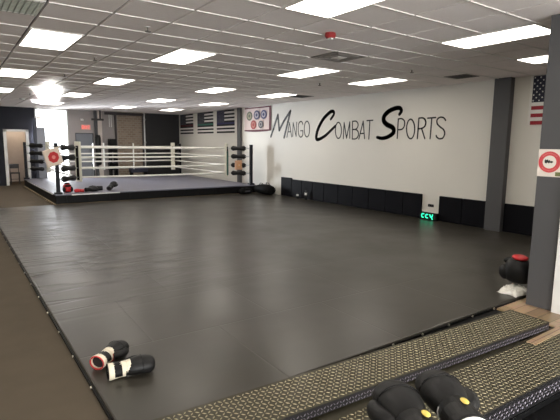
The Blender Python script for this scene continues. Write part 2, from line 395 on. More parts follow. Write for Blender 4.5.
# ---------------------------------------------------------------- training mat
t = thing('training_mat', (0, 0, 0), 'large charcoal vinyl training mat covering the floor in front of the ring', 'mat')
MX0, MX1, MY0, MY1 = .70, 8.86, 2.48, 13.38
G().box(MX0, MX1, MY0, MY1, .002, .042).build('mat_cover', M_mat, t, bevel=.012)
G().box(MX0 - .012, MX0 + .004, MY0, MY1, 0, .022).box(MX0, 5.0, MY0 - .012, MY0 + .004, 0, .022).build('edge_strip', M_blk, t)
struct('floor', G().box(MX0, 4.58, 1.9, MY0 - .014, .0, .004), M_blk, 'black strip painting the shade in the gap between mat and step')  # shade of the gap put into the colour as a thin black sheet
M_snap = mat('snap_metal', (.55, .50, .42), .35, metal=.8)
ys = [2.62 + .575 * i for i in range(18)]
for y in ys: G().tube((MX0 - .012, y, .016), (MX0 - .020, y, .016), .010, 8).build('snap', M_snap, t)
for x in [1.0 + .395 * i for i in range(10)]: G().tube((x, MY0 - .012, .020), (x, MY0 - .020, .020), .012, 8).build('snap', M_snap, t)

# ---------------------------------------------------------------- tread plate steps
def lugs(g, x0, x1, c0, c1, face, base, pitch=.066):
    """raised lozenges on a plate. face 'top': in x,y at z=base ; face 'front': in x,z at y=base, raised to -y"""
    h = .0035; L_, W_ = pitch * .25, pitch * .085
    nx = int((x1 - x0) / pitch) + 1; ny = int((c1 - c0) / pitch) + 1
    for i in range(nx):
        for j in range(ny):
            for q in (0, 1, 2, 3):
                cx = x0 + (i + .5 * (q % 2) + .27) * pitch; cy = c0 + (j + .5 * (q // 2) + .25) * pitch
                if cx + L_ > x1 or cy + L_ * .75 > c1: continue
                a = PI / 4 if q in (0, 3) else -PI / 4
                ca, sa = math.cos(a), math.sin(a)
                pts = [(-L_, 0), (0, -W_), (L_, 0), (0, W_)]
                P = [(cx + u * ca - v * sa, cy + u * sa + v * ca) for u, v in pts]
                T = [(cx + .45 * (u * ca - v * sa), cy + .45 * (u * sa + v * ca)) for u, v in pts]
                if face == 'top': V = [(x, y, base) for x, y in P] + [(x, y, base + h) for x, y in T]
                elif face == 'front': V = [(x, base, y) for x, y in P] + [(x, base - h, y) for x, y in T]
                g.add(V, [(0, 1, 5, 4), (1, 2, 6, 5), (2, 3, 7, 6), (3, 0, 4, 7), (4, 5, 6, 7)], 1)
ang = -.060
t = thing('steel_step', (4.47, 2.065, 0), 'narrow raised step of steel tread plate along the near edge of the training mat', 'step', rz=ang)
W, LN = .192, 3.72
g = G().box(-LN, 0, -W, W, .082, .09); lugs(g, -LN, 0, -W + .004, W - .004, 'top', .09); g.build('top_plate', [M_tread, M_lug], t)
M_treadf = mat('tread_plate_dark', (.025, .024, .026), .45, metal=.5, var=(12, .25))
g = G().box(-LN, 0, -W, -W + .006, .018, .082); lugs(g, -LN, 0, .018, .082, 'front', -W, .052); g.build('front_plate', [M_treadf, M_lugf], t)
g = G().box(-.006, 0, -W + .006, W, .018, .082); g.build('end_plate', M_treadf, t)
for x in (-.2, -1.1, -2.0, -2.9, -3.6): G().box(x - .05, x + .05, -W + .01, W - .01, .009, .03).box(x - .05, x + .05, W - .05, W - .01, .009, .08).build('foot', M_blk, t)

t = thing('steel_landing', (4.1, 1.84, 0), 'wide low landing of steel tread plate nearest the viewer, below the raised step', 'step', rz=-.045)
g = G().box(-4.0, -.12, -.45, .10, .005, .008).box(-.12, 1.6, -.45, .02, .005, .008); lugs(g, -4.0, 1.6, -.445, .015, 'top', .008); g.build('top_plate', [M_tread, M_lug], t)
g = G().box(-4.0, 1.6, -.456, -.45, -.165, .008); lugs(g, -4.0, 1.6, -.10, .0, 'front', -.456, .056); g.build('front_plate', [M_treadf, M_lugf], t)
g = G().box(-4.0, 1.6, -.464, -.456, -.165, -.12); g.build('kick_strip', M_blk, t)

# ---------------------------------------------------------------- wall pads
seams = [12.3, 11.72, 11.2, 10.67, 10.14, 9.54, 8.96, 8.37, 7.79, 7.24, 6.70]
edges = [(seams[i + 1], seams[i]) for i in range(10)] + [(5.66, 6.24), (5.085, 5.655)] + [(4.16, 4.745), (3.57, 4.155), (2.98, 3.565), (2.40, 2.975)]
lb = ['taller black wall pad at the left end of the long row, nearest the ring', 'black wall pad second from the ring', 'black wall pad third from the ring, behind the bottles', 'black wall pad fourth from the ring', 'black wall pad fifth from the ring',
      'black wall pad under the letter C', 'black wall pad seventh from the ring', 'black wall pad eighth from the ring', 'black wall pad under the big letter S', 'black wall pad just left of the timer gap', None,
      None]
lb = lb[:10] + ['black wall pad just right of the timer gap', 'black wall pad just left of the grey column', 'black wall pad just right of the grey column', 'black wall pad second right of the grey column', 'black wall pad third right of the grey column', 'black wall pad in the corner behind the partition']
for i, (y0, y1) in enumerate(edges):
    top = .645 if i == 0 else .605
    cy = (y0 + y1) / 2; hw = (y1 - y0) / 2 - .004
    t = thing('wall_pad', (XR, cy, .042), lb[i], 'wall pad', 'black pads along the white wall')
    G().box(-.050, -.002, -hw, hw, .002, top - .042).build('cushion', M_pad, t, bevel=.014)
    G().box(-.012, 0, -hw + .01, hw - .01, .004, top - .05).build('backing_board', M_blk, t)

# ---------------------------------------------------------------- lettering on the white wall (metres: y along the wall, z up)
def catmull(P, n=6):
    out = []
    for i in range(len(P) - 1):
        p0 = P[max(i - 1, 0)]; p1 = P[i]; p2 = P[i + 1]; p3 = P[min(i + 2, len(P) - 1)]
        for k in range(n):
            t_ = k / n
            out.append(tuple(.5 * ((2 * p1[a]) + (-p0[a] + p2[a]) * t_ + (2 * p0[a] - 5 * p1[a] + 4 * p2[a] - p3[a]) * t_ ** 2 + (-p0[a] + 3 * p1[a] - 3 * p2[a] + p3[a]) * t_ ** 3) for a in (0, 1)))
    out.append(P[-1]); return out
def ribbon(g, pts, w, x0, th=.003, taper=None):
    n = len(pts)
    for i in range(n - 1):
        (y0, z0), (y1, z1) = pts[i], pts[i + 1]; dy, dz = y1 - y0, z1 - z0; L_ = math.hypot(dy, dz) or 1; ny, nz = -dz / L_, dy / L_
        wa = w / 2 * (taper(i / (n - 1)) if taper else 1); wb = w / 2 * (taper((i + 1) / (n - 1)) if taper else 1)
        q = [(y0 + ny * wa, z0 + nz * wa), (y1 + ny * wb, z1 + nz * wb), (y1 - ny * wb, z1 - nz * wb), (y0 - ny * wa, z0 - nz * wa)]
        g.add([(x0, a, b_) for a, b_ in q] + [(x0 - th, a, b_) for a, b_ in q], [(0, 1, 2, 3), (7, 6, 5, 4), (0, 4, 5, 1), (1, 5, 6, 2), (2, 6, 7, 3), (3, 7, 4, 0)])
    for i in range(n):
        wa = w / 2 * (taper(i / (n - 1)) if taper else 1); y, z = pts[i]
        g.add([(x0 - th, y + wa * math.cos(2 * PI * k / 10), z + wa * math.sin(2 * PI * k / 10)) for k in range(10)], [tuple(range(10))])
thin = .034
# each letter: strokes in metres from the middle of the words, (along the wall, up); 1 and 2 are rounded, 2 swells like a brush
LET = [
 ('M', .085, [([(3.366, 0.082), (3.222, 0.329), (2.970, 0.783)], 0), ([(2.970, 0.783), (2.886, 0.280)], 0), ([(2.886, 0.280), (2.630, 0.572), (2.287, 0.871)], 0), ([(2.287, 0.871), (2.412, 0.533), (2.608, 0.045)], 0)]),
 ('A', thin, [([(2.455, 0.051), (2.326, 0.515), (2.204, 0.062)], 0), ([(2.410, 0.221), (2.240, 0.225)], 0)]),
 ('N', thin, [([(2.147, 0.071), (2.137, 0.506), (1.970, 0.076), (1.951, 0.513)], 0)]),
 ('G', thin, [([(1.643, 0.437), (1.690, 0.513), (1.765, 0.528), (1.848, 0.455), (1.869, 0.302), (1.839, 0.134), (1.757, 0.056), (1.667, 0.077), (1.635, 0.162), (1.638, 0.249)], 1), ([(1.638, 0.249), (1.747, 0.245)], 0)]),
 ('O', thin, [([(1.446, 0.527), (1.406, 0.514), (1.369, 0.479), (1.339, 0.427), (1.318, 0.361), (1.310, 0.288), (1.314, 0.216), (1.330, 0.151), (1.357, 0.099), (1.392, 0.066), (1.432, 0.054), (1.472, 0.066), (1.510, 0.100), (1.541, 0.153), (1.562, 0.220), (1.570, 0.293), (1.566, 0.367), (1.549, 0.432), (1.522, 0.484), (1.486, 0.516), (1.446, 0.527)], 0)]),
 ('C', 0.092, [([(0.373, 0.544), (0.260, 0.659), (0.246, 0.733), (0.318, 0.764), (0.444, 0.725), (0.714, 0.545), (0.919, 0.281), (0.990, 0.081), (0.964, -0.013), (0.850, -0.013), (0.587, 0.089), (0.298, 0.269), (0.160, 0.360)], 2)]),
 ('O', thin, [([(0.049, 0.450), (0.011, 0.438), (-0.024, 0.406), (-0.053, 0.356), (-0.073, 0.294), (-0.082, 0.226), (-0.079, 0.158), (-0.064, 0.096), (-0.040, 0.047), (-0.007, 0.016), (0.030, 0.005), (0.069, 0.016), (0.104, 0.048), (0.134, 0.098), (0.154, 0.161), (0.163, 0.230), (0.160, 0.299), (0.145, 0.361), (0.120, 0.410), (0.087, 0.441), (0.049, 0.450)], 0)]),
 ('M', thin, [([(-0.168, 0.002), (-0.180, 0.438), (-0.294, 0.012), (-0.402, 0.447), (-0.422, 0.011)], 0)]),
 ('B', thin, [([(-0.515, -0.010), (-0.505, 0.457)], 0), ([(-0.505, 0.457), (-0.632, 0.458), (-0.710, 0.395), (-0.707, 0.304), (-0.624, 0.246), (-0.511, 0.240)], 1), ([(-0.511, 0.240), (-0.643, 0.237), (-0.732, 0.173), (-0.733, 0.068), (-0.655, -0.003), (-0.515, -0.010)], 1)]),
 ('A', thin, [([(-0.763, -0.011), (-0.900, 0.449), (-0.970, -0.001)], 0), ([(-0.807, 0.128), (-0.945, 0.136)], 0)]),
 ('T', thin, [([(-1.032, 0.458), (-1.241, 0.461)], 0), ([(-1.137, 0.459), (-1.123, -0.012)], 0)]),
 ('S', 0.105, [([(-2.094, 0.573), (-2.147, 0.653), (-2.094, 0.719), (-1.966, 0.723), (-1.756, 0.660), (-1.617, 0.553), (-1.608, 0.431), (-1.717, 0.339), (-1.887, 0.270), (-1.945, 0.189), (-1.896, 0.108), (-1.735, 0.031), (-1.569, 0.005), (-1.411, 0.030)], 2)]),
 ('P', thin, [([(-2.058, 0.001), (-2.064, 0.461)], 0), ([(-2.064, 0.461), (-2.174, 0.464), (-2.256, 0.397), (-2.251, 0.280), (-2.186, 0.216), (-2.068, 0.206)], 1)]),
 ('O', thin, [([(-2.432, 0.445), (-2.469, 0.432), (-2.503, 0.399), (-2.532, 0.348), (-2.553, 0.285), (-2.563, 0.215), (-2.562, 0.146), (-2.550, 0.083), (-2.527, 0.033), (-2.496, 0.001), (-2.461, -0.010), (-2.424, 0.001), (-2.388, 0.034), (-2.359, 0.085), (-2.338, 0.149), (-2.327, 0.220), (-2.329, 0.291), (-2.342, 0.354), (-2.365, 0.404), (-2.396, 0.435), (-2.432, 0.445)], 0)]),
 ('R', thin, [([(-2.653, -0.008), (-2.667, 0.461)], 0), ([(-2.667, 0.461), (-2.792, 0.456), (-2.863, 0.378), (-2.845, 0.277), (-2.766, 0.227), (-2.666, 0.218)], 1), ([(-2.755, 0.230), (-2.862, -0.009)], 0)]),
 ('T', thin, [([(-2.910, 0.450), (-3.119, 0.455)], 0), ([(-3.019, 0.450), (-3.005, -0.009)], 0)]),
 ('S', thin, [([(-3.380, 0.385), (-3.328, 0.442), (-3.238, 0.457), (-3.164, 0.409), (-3.170, 0.322), (-3.245, 0.252), (-3.341, 0.187), (-3.377, 0.102), (-3.338, 0.009), (-3.253, -0.012), (-3.183, 0.023), (-3.162, 0.061)], 1)]),
]
t = thing('wall_lettering', (XR, 9.6, 1.88), 'black painted words Mango Combat Sports across the white wall', 'lettering')
for li, (ch, w, strokes) in enumerate(LET):
    g = G()
    for P, mode in strokes:
        if mode: P = catmull(P)
        tp = (lambda u: .75 + .45 * math.sin(PI * u)) if mode == 2 else None
        ribbon(g, P, w, -.002, taper=tp)
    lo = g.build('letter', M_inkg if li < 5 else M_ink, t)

# ---------------------------------------------------------------- flags and banner on the white wall
M_fwhite = mat('flag_white', (.72, .70, .66), .8); M_fblack = mat('flag_black', (.010, .010, .012), .8); M_fdark = mat('flag_canton', (.030, .030, .038), .8)
def flag(name, ya, yb, z0, z1, mats, canton, rule, label, stars=True, ph=0., canton_w=.42):
    """ya (left in view, larger y) to yb; 13 stripes; rule(stripe) -> material index"""
    t = thing(name, (XR - .004, (ya + yb) / 2, z0), label, 'flag')
    g = G(); n = 16; Wd = ya - yb; H_ = z1 - z0; mid = (ya + yb) / 2
    def X(u, v): return -.012 - .008 * math.sin(u * 9 + ph) * (1 - .5 * v) - .004 * math.sin(u * 23 + v * 3)
    def P(u, v, off=0): return (X(u, v) - off, ya - u * Wd - mid, v * H_)
    vs_ = [P(i / n, j / 13) for j in range(14) for i in range(n + 1)]
    for j in range(13):
        for i in range(n):
            s_ = 12 - j
            mi = canton if (s_ < 7 and (i + .5) / n < canton_w) else rule(s_)
            a = j * (n + 1) + i
            g.add([vs_[a], vs_[a + 1], vs_[a + n + 2], vs_[a + n + 1]], [(0, 1, 2, 3)], mi)
    if stars:
        sm = len(mats) - 1
        for r in range(9):
            for c in range(6 - (r % 2)):
                u = (c + .5 + .5 * (r % 2)) / 6 * canton_w; v = 1 - (r + .6) / 9.2 * 7 / 13
                R_ = H_ * .021; pts = []
                cx = P(u, v, .003)
                for k in range(10):
                    rr = R_ if k % 2 == 0 else R_ * .42; a = PI / 2 + k * PI / 5
                    pts.append((cx[0], cx[1] - rr * math.cos(a), cx[2] + rr * math.sin(a)))
                g.add(pts + [cx], [(k, (k + 1) % 10, 10) for k in range(10)], sm)
    o = g.build('cloth', mats, t)
    so = o.modifiers.new('solid', 'SOLIDIFY'); so.thickness = .002
    for k in (0, 1): G().loft([((-.001, (ya - mid - .02) * (1 if k == 0 else -1), H_ - .02), .007, .007), ((-.026, (ya - mid - .02) * (1 if k == 0 else -1), H_ - .02), .007, .007)], 8).build('grommet', M_steel, t)
    return t
M_star = mat('star_grey', (.28, .28, .32), .8)
def rl(colored): return lambda s_: colored if s_ == 7 else (1 if s_ in (1, 3, 5, 9, 11) else 0)
flag('thin_line_flag', 20.42, 19.02, 2.12, 3.00, [M_fblack, M_fwhite, M_fdark, mat('line_red', (.08, .012, .016), .8), M_star], 2, rl(3), 'black and white striped flag with a dark red line, nearest the back corner', ph=.3)
flag('thin_line_flag', 18.58, 17.12, 2.12, 3.00, [M_fblack, M_fwhite, M_fdark, mat('line_green', (.035, .13, .10), .8), M_star], 2, rl(3), 'black and white striped flag with a green line, middle of the three', ph=1.3)
flag('thin_line_flag', 16.80, 15.40, 2.12, 3.00, [M_fblack, M_fwhite, mat('canton_blue', (.035, .035, .065), .8), mat('line_blue', (.03, .03, .10), .8), M_star], 2, rl(3), 'black and white striped flag with a blue line, beside the grey column', ph=2.1)
M_ured = mat('us_red', (.30, .015, .025), .75); M_ublue = mat('us_blue', (.010, .012, .030), .75); M_uw = mat('us_white', (.78, .76, .72), .75)
flag('united_states_flag', 4.42, 2.95, 2.12, 3.00, [M_ured, M_uw, M_ublue, M_uw], 2, lambda s_: 0 if s_ % 2 == 0 else 1, 'red white and blue flag on the wall half hidden by the grey partition', ph=.2)
G().box(-.02, -.003, .71, .755, 0, .9).build('header_tape', M_uw, bpy.data.objects['united_states_flag'])

t = thing('patch_banner', (XR - .003, 13.8, 2.16), 'white square banner with five round service patches and a maroon border', 'banner')
yw = .86; g = G(); n = 14
def bx(u): return -.012 - .01 * math.sin(u * 7)
M_mar = mat('maroon', (.10, .012, .022), .7); M_bw = mat('banner_cloth', (.70, .58, .55), .8, var=(3, .08))
zl = [0, .045, .78, .83]
for i in range(n):
    u0, u1 = i / n, (i + 1) / n
    for j in range(3):
        sag = .03 * math.sin(PI * u0) if j == 0 else 0; sag1 = .03 * math.sin(PI * u1) if j == 0 else 0
        mi = 1 if j != 1 or i == n - 1 else 0
        g.add([(bx(u0), yw - u0 * 2 * yw, zl[j] - sag), (bx(u1), yw - u1 * 2 * yw, zl[j] - sag1), (bx(u1), yw - u1 * 2 * yw, zl[j + 1]), (bx(u0), yw - u0 * 2 * yw, zl[j + 1])], [(0, 1, 2, 3)], mi)
g.add([(bx(0), yw - .01, 0), (bx(0), yw - .04, 0), (bx(0), yw - .04, .83), (bx(0), yw - .01, .83)], [(0, 1, 2, 3)], 1)
o = g.build('cloth', [M_bw, M_mar], t)
o.modifiers.new('solid', 'SOLIDIFY').thickness = .003
pc = [((.11, .12, .08), (.35, .32, .22)), ((.03, .03, .09), (.40, .36, .40)), ((.05, .05, .14), (.42, .40, .45)), ((.30, .03, .03), (.45, .16, .12)), ((.05, .05, .07), (.35, .33, .32))]
for i, ((yy, zz, rr)) in enumerate(((.50, .53, .19), (.02, .55, .19), (-.42, .55, .18), (.23, .22, .185), (-.24, .22, .15))):
    rz_ = rr * .85; g = G()
    for (r0, mi, off) in ((1, 0, .004), (.66, 1, .006), (.34, 0, .008)):
        g.add([(-.026 - off, yy + rr * r0 * math.cos(2 * PI * k / 22), zz + rz_ * r0 * math.sin(2 * PI * k / 22)) for k in range(22)] +
              [(-.022, yy + rr * r0 * math.cos(2 * PI * k / 22), zz + rz_ * r0 * math.sin(2 * PI * k / 22)) for k in range(22)],
              [tuple(range(22))] + [(k, (k + 1) % 22, 22 + (k + 1) % 22, 22 + k) for k in range(22)], mi)
    g.build('patch', [mat('patch_a%d' % i, pc[i][0], .7), mat('patch_b%d' % i, pc[i][1], .7)], t)

# ---------------------------------------------------------------- round sign on the partition
t = thing('round_notice_sign', (5.0, 2.23, 1.41), 'white square sign with a red ring on the grey partition', 'sign')
G().box(-.006, 0, -.13, .13, 0, .28).build('plate', mat('sign_white', (.80, .72, .64), .5), t, bevel=.001)
def disc(g, cy, cz, r, x, mi, n=28): g.add([(x, cy + r * math.cos(2 * PI * k / n), cz + r * math.sin(2 * PI * k / n)) for k in range(n)] + [(x + .002, cy + r * math.cos(2 * PI * k / n), cz + r * math.sin(2 * PI * k / n)) for k in range(n)], [tuple(range(n))] + [(k, (k + 1) % n, n + (k + 1) % n, n + k) for k in range(n)], mi)
g = G(); disc(g, .015, .15, .108, -.008, 0); disc(g, .015, .15, .066, -.0095, 1)
for a in range(-6, 7):
    for sgn in (1, -1):
        th = PI / 2 * sgn + a * .14; g.add([(-.0095, .015 + r_ * math.cos(th + d_), .15 + r_ * math.sin(th + d_)) for r_, d_ in ((.081, -.03), (.081, .03), (.094, .03), (.094, -.03))], [(0, 1, 2, 3)], 2)
g.build('ring', [mat('sign_red', (.62, .07, .08), .5), mat('sign_cream', (.80, .74, .66), .5), mat('sign_pink', (.75, .22, .20), .5)], t)
g = G()
sil = [(a * .85, (b - .153) * 1.3 + .153) for a, b in [(.055, .160), (.045, .172), (.030, .165), (.018, .172), (.010, .160), (-.002, .168), (-.008, .158), (-.03, .160), (-.045, .152), (-.03, .143), (-.005, .146), (.005, .140), (.020, .148), (.035, .138), (.052, .145)]]
g.add([(-.0125, .015 + y, z) for y, z in sil] + [(-.0095, .015 + y, z) for y, z in sil], [tuple(range(len(sil)))] + [(k, (k + 1) % len(sil), len(sil) + (k + 1) % len(sil), len(sil) + k) for k in range(len(sil))])
g.build('silhouette', M_ink, t)
G().box(-.0085, -.006, -.125, -.05, .01, .05).build('corner_label', mat('olive', (.16, .17, .06), .5), t)

# ---------------------------------------------------------------- round timer and socket in the gap between pads
t = thing('round_timer', (8.77, 6.44, .042), 'black digital round timer with green lit characters in the gap between the wall pads', 'timer')
G().box(-.03, .04, -.23, .23, 0, .165).build('case', M_blk, t, bevel=.006)
G().box(-.033, -.029, -.21, .21, .02, .15).build('screen', mat('screen', (.004, .02, .015), .25), t)
def seg(g, pts, w): 
    for a, b_ in zip(pts[:-1], pts[1:]): ribbon(g, [a, b_], w, -.034, .003)
for pts in ([(.10, .13), (.145, .13), (.165, .09), (.145, .05), (.11, .05)], [(-.005, .125), (.035, .125), (.06, .085), (.035, .05), (-.005, .05)], [(-.06, .13), (-.08, .08), (-.12, .085), (-.13, .135)], [(-.10, .08), (-.13, .03)]):
    g = G(); seg(g, pts, .024); g.build('digit', M_green, t)
t = thing('wall_socket', (XR, 6.47, .36), 'small black wall socket above the round timer', 'socket')
G().box(-.012, 0, -.075, .075, -.03, .03).build('cover', M_blk, t, bevel=.003)
G().box(-.014, -.011, -.05, -.02, -.012, .012).box(-.014, -.011, .02, .05, -.012, .012).build('outlet', M_dkgrey, t)

# two bottles by the pads
for x, y, hgt, lab in ((8.74, 11.27, .17, 'small black bottle with a white label by the wall pads, left one'), (8.74, 10.86, .29, 'taller black bottle with a white label by the wall pads, right one')):
    t = thing('water_bottle', (x, y, .042), lab, 'bottle', 'bottles at the foot of the wall pads')
    G().loft([((0, 0, 0), .035, .035), ((0, 0, hgt * .7), .036, .036), ((0, 0, hgt * .85), .018, .018)], 14).build('bottle_body', M_blk, t, smooth=False)
    G().tube((0, 0, hgt * .85), (0, 0, hgt), .02, 12).build('cap', M_dkgrey, t)
    G().loft([((0, 0, hgt * .50), .0375, .0375), ((0, 0, hgt * .75), .0370, .0370)], 14, cap=False).build('bottle_label', M_white, t)

# ---------------------------------------------------------------- boxing ring
RX0, RX1, RY0, RY1, RZ = 2.25, 8.62, 13.50, 19.85, .30
t = ring = thing('boxing_ring', (0, 0, 0), 'low boxing ring with white ropes, black skirt and grey canvas', 'boxing ring')
G().box(RX0, RX1, RY0, RY1, .04, RZ - .035).build('platform', M_blk, t, bevel=.01)
G().box(RX0 - .01, RX1 + .01, RY0 - .01, RY1 + .01, RZ - .035, RZ).build('canvas', M_canvas, t, bevel=.01)
G().box(RX0 - .03, RX1, RY0 - .03, RY0, .0, .035).box(RX0 - .03, RX0, RY0, RY1, 0, .035).build('base_strip', M_tan, t)
G().box(RX0 + .4, RX0 + 1.7, RY0 - .016, RY0 - .010, RZ - .04, RZ - .01).build('canvas_hem', M_white, t)
G().box(RX0 - .016, RX0 - .010, RY0 + .4, RY1 - 1, RZ - .04, RZ - .01).build('canvas_hem', M_white, t)
for i in range(11):
    x = RX0 + .3 + i * .57; G().box(x - .03, x + .03, RY0 - .02, RY0, .05, .25).build('skirt_strap', M_blk, t)
cor = {'fl': (2.34, 13.60, 3.02, 14.3), 'fr': (8.50, 13.62, 7.93, 14.3), 'bl': (2.32, 19.7, 2.98, 19.1), 'br': (8.50, 19.7, 7.93, 19.1)}
RH = [1.55, 1.27, .965, .69]
M_post = mat('post_black', (.008, .009, .014), .5, spec=.25)
for k, (px, py, cx, cy) in cor.items():
    p = G().box(px - .045, px + .045, py - .045, py + .045, .02, 1.68).build('post', M_post, t, bevel=.006)
    G().box(px - .09, px + .09, py - .09, py + .09, RZ, RZ + .05).build('post_foot', M_post, p)
    d = Vector((cx - px, cy - py, 0)); u = d.normalized()
    for z in RH:
        a = Vector((px, py, z)); e = Vector((cx, cy, z))
        b_ = G().tube(a, e, .014, 8).build('turnbuckle', M_steel, t)
        s0, s1 = a + u * (d.length * .22), a + u * (d.length * .82)
        mid = (s0 + s1) / 2
        G().loft([(s0, .045, .045), (s0 + (s1 - s0) * .12, .088, .088), (s0 + (s1 - s0) * .4, .064, .064), (s0 + (s1 - s0) * .6, .064, .064), (s1 - (s1 - s0) * .12, .088, .088), (s1, .045, .045)], 12).build('turnbuckle_cover', M_leather, b_, smooth=True)
    # tall corner pad, faces the middle of the ring
    side = Vector((-u.y, u.x, 0)); w = .085; hh0, hh1 = .56, 1.72
    g = G()
    q0 = Vector((cx, cy, 0)) - u * .01; q1 = q0 + u * .07
    V = [q0 - side * w, q0 + side * w, q1 + side * w, q1 - side * w]
    g.add([(v.x, v.y, hh0) for v in V] + [(v.x, v.y, hh1) for v in V], [(0, 3, 2, 1), (4, 5, 6, 7), (0, 1, 5, 4), (1, 2, 6, 5), (2, 3, 7, 6), (3, 0, 4, 7)])
    cp = g.build('corner_pad', M_offpad, t, bevel=.012)
    V = [q0 - u * .02 - side * .035, q0 - u * .02 + side * .035, q0 + side * .035, q0 - side * .035]
    g = G().add([(v.x, v.y, hh0 + .05) for v in V] + [(v.x, v.y, hh1 - .12) for v in V], [(0, 3, 2, 1), (4, 5, 6, 7), (0, 1, 5, 4), (1, 2, 6, 5), (2, 3, 7, 6), (3, 0, 4, 7)])
    g.build('lacing_strap', M_blk, cp)
def rope(a, b_):
    for z in RH:
        sag = .012
        P = [(a[0] + (b_[0] - a[0]) * i / 8, a[1] + (b_[1] - a[1]) * i / 8, z - sag * math.sin(PI * i / 8)) for i in range(9)]
        G().path(P, .027, 8).build('rope', M_rope, ring, smooth=True)
C = {k: v[2:] for k, v in cor.items()}
rope(C['fl'], C['fr']); rope(C['bl'], C['br']); rope(C['fl'], C['bl']); rope(C['fr'], C['br'])
for x, y in ((4.62, 19.1), (5.02, 19.1), (6.2, 19.1)):
    G().box(x - .02, x + .02, y - .026, y + .026, .62, 1.68).build('rope_tie', M_white, ring)
# square logo cushions tied over the turnbuckles
def logo(c, size, rz, rx, mats_):
    o = bpy.data.objects.new('logo_cushion', None); 
    g = G().box(-size / 2, size / 2, -.03, .03, -size / 2, size / 2)
    m0 = g.build('logo_cushion', mats_[0], ring, bevel=.02, loc=c); m0.rotation_euler = (0, rx, rz)
    s_ = size * .30
    G().add([(s_ * 1.1 * math.cos(k * PI / 4 + .39), -.034, s_ * 1.1 * math.sin(k * PI / 4 + .39)) for k in range(8)] + [(s_ * 1.1 * math.cos(k * PI / 4 + .39), -.028, s_ * 1.1 * math.sin(k * PI / 4 + .39)) for k in range(8)], [tuple(range(8)), *[(k, (k + 1) % 8, 8 + (k + 1) % 8, 8 + k) for k in range(8)]]).build('logo_patch', mats_[1], m0)
    G().add([(.4 * s_ * math.cos(k * PI / 3), -.037, .4 * s_ * math.sin(k * PI / 3)) for k in range(6)] + [(.4 * s_ * math.cos(k * PI / 3), -.033, .4 * s_ * math.sin(k * PI / 3)) for k in range(6)], [tuple(range(6)), *[(k, (k + 1) % 6, 6 + (k + 1) % 6, 6 + k) for k in range(6)]]).build('emblem', mats_[2], m0)
    bpy.data.objects.remove(o)
logo((2.24, 13.51, 1.30), .46, .35, -.28, (mat('cushion_white', (.85, .72, .60), .6), M_redp, mat('emblem_pink', (.8, .3, .25), .6)))
logo((8.10, 13.80, .98), .32, .25, 0, (mat('cushion_tan', (.62, .36, .22), .6), mat('cushion_orange', (.66, .34, .16), .6), mat('emblem_tan', (.7, .5, .35), .6)))
G().box(7.89, 7.94, 14.22, 14.26, .62, 1.45).build('green_strap', mat('green_strap', (.03, .10, .08), .6), ring)

# ---------------------------------------------------------------- gloves and gear
def make_glove(loc, rz, label, body, cuff, trim, group=None, flip=1, rx=0, ry=0, tagm=None, palm=None, scale=1., loops=False):
    t = thing('boxing_glove', loc, label, 'boxing glove', group, rz=rz, rx=rx, ry=ry); t.scale = (scale, scale, scale)
    z = .062
    g = G().loft([((0, .115, z), .050, .044), ((0, .13, z), .058, .048), ((0, .165, z + .002), .072, .056), ((0, .205, z + .006), .080, .061), ((0, .245, z + .006), .082, .062), ((0, .285, z), .080, .060), ((0, .312, z - .006), .068, .050), ((0, .326, z - .010), .046, .034)], 18)
    g.build('mitt', body, t, smooth=True, sub=1)
    f = flip
    G().loft([((f * .045, .125, z - .004), .022, .024), ((f * .072, .150, z - .004), .030, .030), ((f * .090, .185, z - .006), .033, .032), ((f * .092, .220, z - .008), .032, .031), ((f * .080, .250, z - .010), .026, .026), ((f * .070, .264, z - .012), .012, .012)], 12).build('thumb', body, t, smooth=True, sub=1)
    c = G().loft([((0, .004, z - .004), .060, .050), ((0, .02, z - .004), .060, .050), ((0, .07, z - .002), .055, .046), ((0, .125, z), .054, .047)], 18, cap=False)
    co = c.build('cuff', cuff, t, smooth=True)
    co.modifiers.new('solid', 'SOLIDIFY').thickness = .006
    G().loft([((0, .020, z - .004), .053, .043), ((0, .024, z - .004), .053, .043)], 18).build('lining', mat('lining', (.012, .008, .008), .8), t)
    # trims round the opening and between cuff and mitt
    for yy, rx_, rz_ in ((.003, .060, .050), (.122, .057, .049)):
        P = [(rx_ * math.cos(2 * PI * k / 20), yy, z - .004 + rz_ * math.sin(2 * PI * k / 20)) for k in range(21)]
        G().path(P, .0055, 6).build('piping', trim, t, smooth=True)
    # strap over the back of the cuff
    S = G()
    P = [(.064 * math.cos(a) , .068, z - .003 + .054 * math.sin(a)) for a in [PI * k / 12 for k in range(-1, 14)]]
    Q = [(p[0] * .93, p[1], z - .003 + (p[2] - z + .003) * .9) for p in P]
    V = []; Fc = []
    for p, q in zip(P, Q): V += [(p[0], p[1] - .026, p[2]), (p[0], p[1] + .026, p[2]), (q[0], q[1] + .026, q[2]), (q[0], q[1] - .026, q[2])]
    for i in range(len(P) - 1):
        a = i * 4; Fc += [(a + k, a + (k + 1) % 4, a + 4 + (k + 1) % 4, a + 4 + k) for k in range(4)]
    Fc += [(0, 1, 2, 3), (len(V) - 4, len(V) - 1, len(V) - 2, len(V) - 3)]
    S.add(V, Fc); so = S.build('strap', trim if loops else body, t, smooth=False)
    if tagm:
        G().ell((-.006 * f + .018, .085, z + .055), .013, .020, .004, 12, 6).build('logo_tag', tagm, so, smooth=True)
    if palm:
        G().loft([((0, .10, z + .006), .051, .044), ((0, .14, z + .007), .058, .047), ((0, .16, z + .008), .062, .048)], 18).build('wrist_panel', palm, t, smooth=True)
    # seam across the knuckles
    P = [(.079 * math.cos(a), .235, z + .007 + .0635 * math.sin(a)) for a in [PI * k / 14 for k in range(0, 15)]]
    G().path(P, .0022, 5).build('seam', M_blk, t, smooth=True)
    return t
